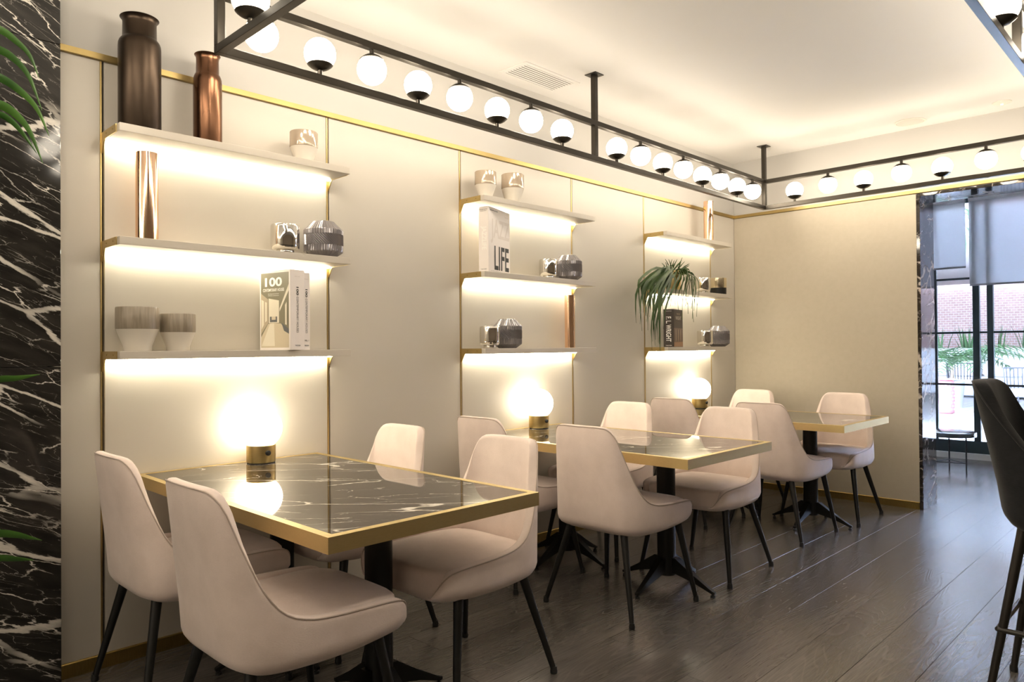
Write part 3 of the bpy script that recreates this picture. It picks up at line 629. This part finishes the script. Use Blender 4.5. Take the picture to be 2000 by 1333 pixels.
# big white book, cover outwards
a = math.radians(18)
b3 = thing('book', 'large white book with tall black lettering, its cover turned outwards', 'book', (2.757, 2.885, Z2), a)
h = .362; sx, sy = .262, .060; book_body(b3, sx, sy, h, PAPER, 'left')
put_text(b3, 'LIFE', (sx * .60, 0, h * .235), FR, FU, sx * .68, h * .37, INK, .02); put_text(b3, 'JAZZ', (sx * .54, 0, h * .64), FR, FU, sx * .86, h * .38, mat('print_pale', (.68, .61, .56), .5), .02)
put_text(b3, 'WILLIAM CLAXTON', (sx * .25, 0, h * .955), FR, FU, sx * .34, h * .02, INK, .02); put_text(b3, 'TASCHEN', (sx * .85, 0, h * .905), FR, FU, sx * .2, h * .014, INKG); put_text(b3, 'A JOURNEY FOR JAZZ ACROSS AMERICA IN 1960', (sx * .5, 0, h * .022), FR, FU, sx * .8, h * .014, INK)
put_text(b3, 'JAZZLIFE', (0, sy * .5, h * .52), (0, 0, -1), LR, h * .36, sy * .62, INKW, .02); put_text(b3, 'WILLIAM CLAXTON', (0, sy * .5, h * .955), LR, FU, sy * .8, h * .013, INK, .01); put_text(b3, 'JOACHIM E. BERENDT', (0, sy * .5, h * .93), LR, FU, sy * .7, h * .011, INK, .01); put_text(b3, 'TASCHEN', (0, sy * .5, h * .045), LR, FU, sy * .6, h * .015, INK, .01)
# dark brown book
a = math.radians(14)
b4 = thing('book', 'dark brown book with white spine lettering below the trailing plant', 'book', (4.628, 2.890, Z3), a)
h = .278; sx, sy = .215, .078; book_body(b4, sx, sy, h, BROWNB, 'left')
face_poly(b4, [(-sx * .485, -h * .49), (sx * .485, -h * .49), (sx * .485, h * .0), (-sx * .485, h * .0)], (sx / 2, 0, h / 2), FR, FU, BROWNC)
for k in range(7): face_poly(b4, [(-.09 + k * .028, -.10 + (k % 2) * .02), (-.082 + k * .028, -.10), (-.082 + k * .028, -.01), (-.09 + k * .028, -.01)], (sx / 2, 0, h / 2), FR, FU, PH[2] if k % 2 else BROWNB, .0006)
face_poly(b4, [(-sx * .485, -h * .49), (sx * .485, -h * .49), (sx * .485, -h * .36), (-sx * .485, -h * .38)], (sx / 2, 0, h / 2), FR, FU, mat('print_rust', (.28, .14, .07), .4), .0007)
put_text(b4, 'FRANK LLOYD', (sx * .5, 0, h * .88), FR, FU, sx * .36, h * .045, PH[2], .01); put_text(b4, 'WRIGHT', (sx * .5, 0, h * .77), FR, FU, sx * .62, h * .10, mat('print_stone', (.45, .40, .34), .5), .03)
put_text(b4, 'F. L. WRIGHT', (0, sy * .5, h * .47), (0, 0, -1), LR, h * .66, sy * .50, INKW, .02); put_text(b4, 'TASCHEN', (0, sy * .5, h * .04), LR, FU, sy * .6, h * .022, INKW, .01); put_text(b4, 'BRUCE BROOKS PFEIFFER', (0, sy * .5, h * .95), LR, FU, sy * .6, h * .012, INKW)

# ---- trailing plant on the corner bay's middle shelf
pp = thing('trailing_plant', 'trailing green cactus plant in a brass pot hanging over the shelf edge', 'plant', (4.70, 2.950, Z2))
obj('pot', MB().lathe([(.058, 0), (.062, .003), (.078, .140), (.077, .142), (.073, .139), (.070, .115), (.0005, .115)], 40, cap=False), brushed('pot_brass', (.74, .58, .30), (.62, .46, .2), .3, (1, 1, 40), 20), pp)
obj('soil', MB().lathe([(.071, .116), (.0005, .120)], 24, cap=False), SOIL, pp)
def ribbon(pts, wid, side, th=.0012, wav=0, fold=.25):
    mb = MB(); rows = []; n = len(pts); P = [Vector(p) for p in pts]
    for i, p in enumerate(P):
        t_ = (P[min(i + 1, n - 1)] - P[max(i - 1, 0)]).normalized(); s = t_.cross(Vector(side)); s = s.normalized() if s.length > 1e-4 else Vector((1, 0, 0)); nn = s.cross(t_).normalized()
        q = i / (n - 1); w = wid * (math.sin(PI * min(.5, (q * .9 + .12) if q < .4 else .5)) if q < .4 else (1 - ((q - .4) / .6) ** 1.8)) + .0006
        if wav: w *= 1 + wav * (1 if i % 2 else -1)
        rows.append([p + s * w + nn * (w * fold), p + nn * th, p - s * w + nn * (w * fold), p - nn * th])
    mb.grid(rows, True, True); return mb
rnd = random.Random(3)
for k in range(66):
    if k < 15:                                         # short shoots standing up
        dx = rnd.uniform(-.30, .14); st_ = Vector((dx * .25, rnd.uniform(-.05, .02), .122)); l_ = rnd.uniform(.07, .13)
        pts = [st_ + Vector((dx * q * .9, -.05 * q, l_ * (q - .35 * q * q * abs(dx) / .2))) for q in [i / 8 for i in range(9)]]; sd = Vector((0, 1, 0)); wd = rnd.uniform(.005, .009)
    else:                                              # long shoots arching over the rim and hanging down
        z_ = k % 10
        if z_ < 3: dx, drop = rnd.uniform(-.61, -.47), .44
        elif z_ < 6: dx, drop = rnd.uniform(-.49, -.33), .62
        elif z_ < 7: dx, drop = rnd.uniform(-.34, -.16), .26
        else: dx, drop = rnd.uniform(-.17, .02), .36
        qa, ex, bu = rnd.uniform(.5, .95), rnd.uniform(1.0, 1.6), rnd.uniform(.0, .045); side_ = -1 if dx < -.2 else 1
        st_ = Vector((max(-.06, min(.05, (dx + .2) * .3)), rnd.uniform(-.05, .01), .120)); yy = -rnd.uniform(.125, .20); drop *= rnd.uniform(.5, 1.05); pts = []
        for i in range(14):
            q = i / 13; e = math.sin(min(q / qa, 1) * PI / 2)
            pts.append(st_ + Vector((dx * e + .012 * math.sin(q * 6 + k), yy * math.sin(min(q / .40, 1) * PI / 2), bu * math.sin(min(q / .42, 1) * PI) - drop * max(0, q - .12) ** ex * 1.2)))
        sd = Vector((.25 * side_, -1, .2)); wd = rnd.uniform(.005, .011)
    obj('stem_leaf', ribbon(pts, wd, sd, .0015, .18), LEAF2, pp)

# ---- palm whose fronds reach in from the left edge
pot = thing('potted_palm', 'long arching green palm leaves in front of the black marble pillar', 'plant', (-.26, 1.95, 0))
obj('pot', MB().lathe([(.15, 0), (.16, .01), (.20, .42), (.19, .425), (.18, .40), (.0005, .38)], 36, cap=False), mat('pot_dark', (.05, .05, .05), .5), pot)
obj('soil', MB().lathe([(.179, .385), (.0005, .39)], 24, cap=False), SOIL, pot)
obj('stem', MB().tube([(0, 0, .38), (.01, .01, 1.0), (.0, .0, 1.62)], [.03, .024, .016], 12), mat('palm_stem', (.10, .09, .03), .7), pot)
def wpt(px, py, Y):
    d = cf + cr * ((px - 1000) / FPX) - cu * ((py - 666.5) / FPX); t_ = Y / d.y
    return Vector((d.x * t_, Y, 1.2 + d.z * t_)) - Vector((-.26, 1.95, 0))
fr = [([(0, 58), (31, 80), (58, 108), (76, 152)], 2.30, 1.62, .011), ([(0, 98), (31, 118), (58, 152), (82, 216)], 2.36, 1.62, .012), ([(0, 152), (42, 180), (73, 214), (96, 266)], 2.28, 1.60, .012), ([(0, 205), (31, 224), (58, 257), (84, 320)], 2.34, 1.58, .014), ([(0, 224), (26, 240), (50, 268), (72, 300)], 2.40, 1.56, .010),
      ([(0, 742), (30, 740), (55, 736), (78, 732)], 2.30, 1.02, .011), ([(0, 1044), (30, 1046), (56, 1051), (82, 1056)], 2.30, .62, .013), ([(0, 1092), (25, 1093), (48, 1094), (66, 1095)], 2.34, .58, .011)]
for pxs, YY, zc, w in fr:
    tip = [wpt(a_, b_, YY - .17) for a_, b_ in pxs]; base = Vector((0, 0, zc)); first = tip[0]
    m1_ = first + (first - tip[1]) * 1.5 + Vector((0, 0, -.03 if zc > 1.3 else -.01)); ctrl = [tuple(base), tuple(base.lerp(m1_, .5) + Vector((0, 0, .06 if zc > 1.3 else .02))), tuple(m1_), *[tuple(p) for p in tip]]
    obj('leaf', ribbon([Vector(p) for p in smoothcurve(ctrl, 26)], w * .8, (0, 1, .35), .0006), LEAF, pot)

# ------------------------------------------------------------------ black velvet bar stool
STO = dict(path=[(-.190, 0, 1.105, .640, 1), (-.190, .06, 1.105, .635, 1), (-.184, .115, 1.102, .628, 1), (-.168, .160, 1.085, .618, 1), (-.145, .190, 1.03, .610, .95), (-.11, .208, .95, .604, .8), (-.07, .218, .875, .600, .55), (-.02, .224, .82, .598, .3), (.05, .226, .795, .598, .1), (.12, .222, .775, .602, 0), (.18, .210, .755, .608, 0), (.205, .185, .745, .614, 0), (.205, .14, .735, .62, 0)],
           z0=.70, zt=1.105, lean=.085, taper=.10, th=.050, zin=.69, cx=.0, n=40)
st = thing('bar_stool', 'black velvet bar stool with dark metal legs cut off by the right edge', 'stool', (2.985, .362, -.0), math.radians(-90))
mb, pipe, cols, pos = shell_mesh(STO)
obj('backrest_shell', mb, VELVET, st); obj('seat', cushion(-.17, .215, .205, .605, .735, .02), VELVET, st); obj('piping', MB().tube(pipe, .0025, 6), VELPIPE, st)
st.scale = (1, 1, .977)
STM = mat('stool_leg_metal', (.03, .026, .022), .32, .4)
for sx, sy in ((-1, -1), (-1, 1), (1, -1), (1, 1)):
    l_ = obj('leg', leg(None, (.12 * sx, .13 * sy, .625), (.215 * sx, .215 * sy, .012), .016, .011), STM, st); obj('foot_cap', MB().lathe([(.013, 0), (.014, .012), (.012, .024)], 14, (.215 * sx, .215 * sy, 0)), RUBBER, l_)
for s0, s1 in (((-1, -1), (1, -1)), ((1, -1), (1, 1)), ((1, 1), (-1, 1)), ((-1, 1), (-1, -1))):
    r_ = .185; z = .28
    obj('footrest_bar', MB().tube([(s0[0] * r_, s0[1] * r_, z), (s1[0] * r_, s1[1] * r_, z)], .009, 10), STM, st)

# ------------------------------------------------------------------ window room beyond the opening
WX = 8.87
win = struct('window_1', MB().box(WX - .03, WX + .03, Y0, W, .06, .185), WINM)
def wbar(y0, y1, z0, z1, d=.03): obj('frame_bar', MB().box(WX - d, WX + d, y0, y1, z0, z1, .002), WINM, win)
ymul = [(1.853, 1.913), (1.730, 1.784)]
for a_, b_ in ymul: wbar(a_, b_, .185, 2.70)
wbar(2.250, 2.276, .185, 2.70, .02)
for yy in (.72, -.30, -1.32, -2.34): wbar(yy - .03, yy + .03, .185, 2.70)
for z in (1.328, .778):
    for a_, b_ in ((2.276, W), (1.913, 2.250), (1.784, 1.853), (.75, 1.730), (-.27, .69), (-1.29, -.33), (-2.31, -1.35), (Y0, -2.37)): wbar(a_, b_, z - .011, z + .011, .018)
wbar(1.913, 2.250, 1.889, 1.911, .018); wbar(2.276, W, 1.889, 1.911, .018)
wbar(Y0, W, 2.70, ZC, .03)
for a_, b_ in ((2.276, W), (1.913, 2.250), (1.784, 1.853), (.75, 1.730), (-.27, .69), (-1.29, -.33), (-2.31, -1.35), (Y0, -2.37)):
    obj('pane', MB().box(WX - .003, WX + .003, a_, b_, .185, 2.70), GLASSM, win)
struct('trim_4', MB().box(8.79, WX + .03, Y0, W, 0, .06), STONE)
for (a_, b_, zb, lb) in ((1.955, 2.98, 2.005, 'white roller blind on the left pane, drawn down a little'), (.74, 1.925, 1.812, 'white roller blind on the right pane, drawn down further')):
    bl_ = thing('roller_blind', lb, 'blind', (8.79, (a_ + b_) / 2, 2.70), 0, 'roller blinds at the garden window'); hw = (b_ - a_) / 2
    obj('cloth', MB().box(-.0008, .0008, -hw, hw, zb - 2.70 + .02, 0), BLIND, bl_)
    obj('hem_bar', MB().box(-.006, .006, -hw, hw, zb - 2.70, zb - 2.70 + .02, .002), GREYP, bl_)
    obj('roller', MB().tube([(0, -hw, .018), (0, hw, .018)], .022, 16), OUTW, bl_)
stb = thing('side_table', 'small round black side table on thin legs beyond the opening', 'table', (7.80, 1.89, 0))
obj('top', MB().lathe([(.215, .342), (.22, .345), (.22, .384), (.215, .386), (.0005, .386)], 44).lathe([(.215, .342), (.0005, .342)], 44, cap=False), mat('side_table_top', (.02, .022, .024), .12), stb)
for k in range(3):
    an = math.radians(-105 + 120 * k); p0 = (.15 * math.cos(an), .15 * math.sin(an))
    obj('leg', MB().tube([(p0[0], p0[1], 0), (p0[0], p0[1], .343)], .007, 8), BLACKM, stb)
    an2 = math.radians(-105 + 120 * (k + 1)); obj('stretcher', MB().tube([(p0[0], p0[1], .10), (.15 * math.cos(an2), .15 * math.sin(an2), .10)], .005, 8), BLACKM, stb)

# ------------------------------------------------------------------ terrace
struct('wall_facade', MB().box(8.84, 9.1, -14, 18, ZC + .11, 12), GREYP)
struct('added_shade_wall_right', MB().box(8.93, 25, -9.3, -9.0, 0, 9), BRICK)  # unseen side wall, added to cut the sky light on the terrace
struct('added_shade_wall_left', MB().box(8.93, 25, 9.0, 9.3, 0, 9), BRICK)  # opposite side wall, likewise added out of view to darken the terrace
struct('terrace_deck', MB().box(8.93, 26, -14, 16, -.10, -.012), STONE)
dk = bpy.data.objects['terrace_deck']
bd = MB().box(0, 14.9, .004, .166, -.012, 0).mesh('deck_board')
for k in range(40): link('deck_board', bd, DECKM, dk, (8.95, .2 + k * .17, 0))
bw = struct('wall_brick', MB().box(25, 25.3, -14, 18, 0, 9), BRICK)
gw = thing('garden_wall', 'low white garden wall with planting behind the terrace seats', 'wall', (20.5, 3.6, 0)); obj('body', MB().box(0, .4, -8, 8, 0, 1.05), OUTW, gw); obj('coping', MB().box(-.03, .43, -8, 8, 1.0505, 1.11, .01), OUTW, gw)
def outchair(label, loc, rz):
    c = thing('rope_chair', label, 'chair', loc, rz, 'grey rope terrace chairs')
    obj('seat', cushion(-.26, .28, .27, .34, .45, .01, 28), OUTW, c)
    for sx in (-1, 1):
        for sy in (-1, 1): obj('leg', MB().tube([(.24 * sx, .24 * sy, .36), (.27 * sx, .27 * sy, 0)], [.014, .01], 8), ROPE, c)
    pts = []
    for k in range(17):
        a_ = math.radians(90 + 180 * k / 16); pts.append((.05 + .34 * math.cos(a_), .31 * math.sin(a_)))
    obj('top_rail', MB().tube([(x, y_, .80) for x, y_ in pts], .014, 8), ROPE, c); obj('seat_rail', MB().tube([(x * .92, y_ * .92, .37) for x, y_ in pts], .014, 8), ROPE, c)
    for x, y_ in pts: obj('rope', MB().tube([(x * .92, y_ * .92, .37), (x, y_, .80)], .011, 6), ROPE, c)
outchair('grey rope terrace chair behind the palm planter outside', (17.7, 4.02, 0), math.radians(200)); outchair('grey rope terrace chair at the right edge outside', (14.6, 2.42, 0), math.radians(160))
so = thing('outdoor_sofa', 'white cushioned terrace sofa along the garden wall', 'sofa', (19.3, 3.0, 0))
obj('base', MB().box(-.45, .45, -2.2, 2.2, .05, .30, .02), GREYP, so)
for k in range(4): obj('seat_cushion', MB().box(-.45, .40, -2.18 + k * 1.09, -1.11 + k * 1.09, .305, .47, .04), OUTW, so); obj('back_cushion', MB().box(.22, .44, -2.16 + k * 1.09, -1.13 + k * 1.09, .475, .86, .05), OUTW, so)
ps = thing('ceramic_stool', 'pink pierced ceramic garden stool beside the palm on the terrace', 'stool', (14.43, 3.54, 0))
obj('drum', MB().lathe([(.10, 0), (.125, .02), (.135, .30), (.125, .56), (.10, .58)], 28), TERRA, ps); obj('top', MB().lathe([(.13, .585), (.15, .595), (.15, .61), (.0005, .615)], 28), mat('pink_top', (.62, .40, .38), .5), ps)
hole = MB().lathe([(.017, -.001), (.012, .0015), (0, .0015)], 10); hm = hole.mesh('hole'); HM = mat('pale_hole', (.75, .62, .60), .7)
for r_ in range(8):
    for k in range(14):
        a_ = 2 * PI * (k + .5 * (r_ % 2)) / 14; zz = .08 + r_ * .058; rr = .128 + .008 * math.sin(PI * zz / .58); d_ = Vector((math.cos(a_), math.sin(a_), 0))
        if d_.x < .3:
            o = link('hole', hm, HM, ps); o.matrix_local = Matrix.Translation(d_ * rr + Vector((0, 0, zz))) @ d_.to_track_quat('Z', 'Y').to_matrix().to_4x4()
OLEAF = mat('garden_leaf', (.055, .13, .04), .45)
def palm(label, loc, hgt, n, ln, seed, planter, lift=.2):
    p = thing('garden_palm', label, 'palm', loc, 0, 'terrace palms'); rn = random.Random(seed)
    if planter: obj('planter', MB().lathe([(.16, 0), (.21, .50), (.20, .505), (.185, .46), (.0005, .45)], 28, cap=False), GREYP, p)
    obj('trunk', MB().tube([(0, 0, .44 if planter else 0), (.02, .01, hgt * .6), (0, 0, hgt)], [.045, .035, .02], 10), mat('trunk_brown', (.2, .15, .1), .9), p)
    for k in range(n):
        a_ = 2 * PI * k / n + rn.uniform(-.2, .2); d_ = Vector((math.cos(a_), math.sin(a_), 0)); e = rn.uniform(lift, 1.3); l_ = ln * rn.uniform(.8, 1.1); mb_ = MB()
        sp = [Vector((0, 0, hgt)) + d_ * (l_ * q * math.cos(e * (1 - q * 1.1))) + Vector((0, 0, l_ * (q * math.sin(e) - q * q * .75))) for q in [i / 14 for i in range(15)]]
        mb_.tube(sp, [.008 * (1 - .8 * i / 14) for i in range(15)], 5)
        sd = d_.cross(Vector((0, 0, 1)))
        for i in range(2, 15):
            for s in (-1, 1):
                ll = l_ * .38 * math.sin(PI * (i / 15) ** .8) + .03; b0 = sp[i]; t_ = (sp[i] - sp[i - 1]).normalized(); tipv = b0 + sd * (s * ll * .8) + t_ * ll * .5 - Vector((0, 0, ll * .35)); w_ = t_ * .014
                mid = b0.lerp(tipv, .5) + Vector((0, 0, .02)); mb_.add([b0 - w_, b0 + w_, mid + w_ * 1.2, tipv, mid - w_ * 1.2], [(0, 1, 2, 3, 4)])
        obj('frond', mb_, OLEAF, p)
palm('bushy palm in a grey planter on the terrace', (15.95, 3.80, 0), .80, 16, 1.30, 5, True, .65)
palm('tall palm on the terrace seen above the blind', (10.55, 3.06, 0), 2.80, 18, 1.05, 8, False)
struct('unseen_shade_roof', MB().box(12.2, 24.9, -9, 8.95, 3.00, 3.15), mat('shade_roof_mat', (.50, .46, .42), .7))  # roof added out of sight behind the blinds to keep the terrace from overexposing
for k, lb in ((8, 'grassy shrub behind the white garden wall, leftmost of the four'), (7, 'grassy shrub behind the white garden wall, second from the left'), (6, 'grassy shrub behind the white garden wall, third from the left'), (5, 'grassy shrub behind the white garden wall, rightmost of the four')):
    p = thing('wall_shrub', lb, 'shrub', (21.3, .4 + k * .62, 0), 0, 'shrubs behind the garden wall'); mb_ = MB(); rn = random.Random(k)
    for q in range(15):
        a_ = rn.uniform(0, 2 * PI); r_ = rn.uniform(.1, .45); hh = rn.uniform(1.2, 1.75); b0 = Vector((rn.uniform(-.1, .1), rn.uniform(-.1, .1), .6)); tp = Vector((math.cos(a_) * r_, math.sin(a_) * r_, hh)); w_ = Vector((-math.sin(a_), math.cos(a_), 0)) * .02
        mid = b0.lerp(tp, .6) + Vector((0, 0, .1)); mb_.add([b0 - w_, b0 + w_, mid + w_, tp, mid - w_], [(0, 1, 2, 3, 4)])
    obj('foliage', mb_, OLEAF, p); obj('stem', MB().tube([(0, 0, 0), (0, 0, .65)], .03, 6), SOIL, p)
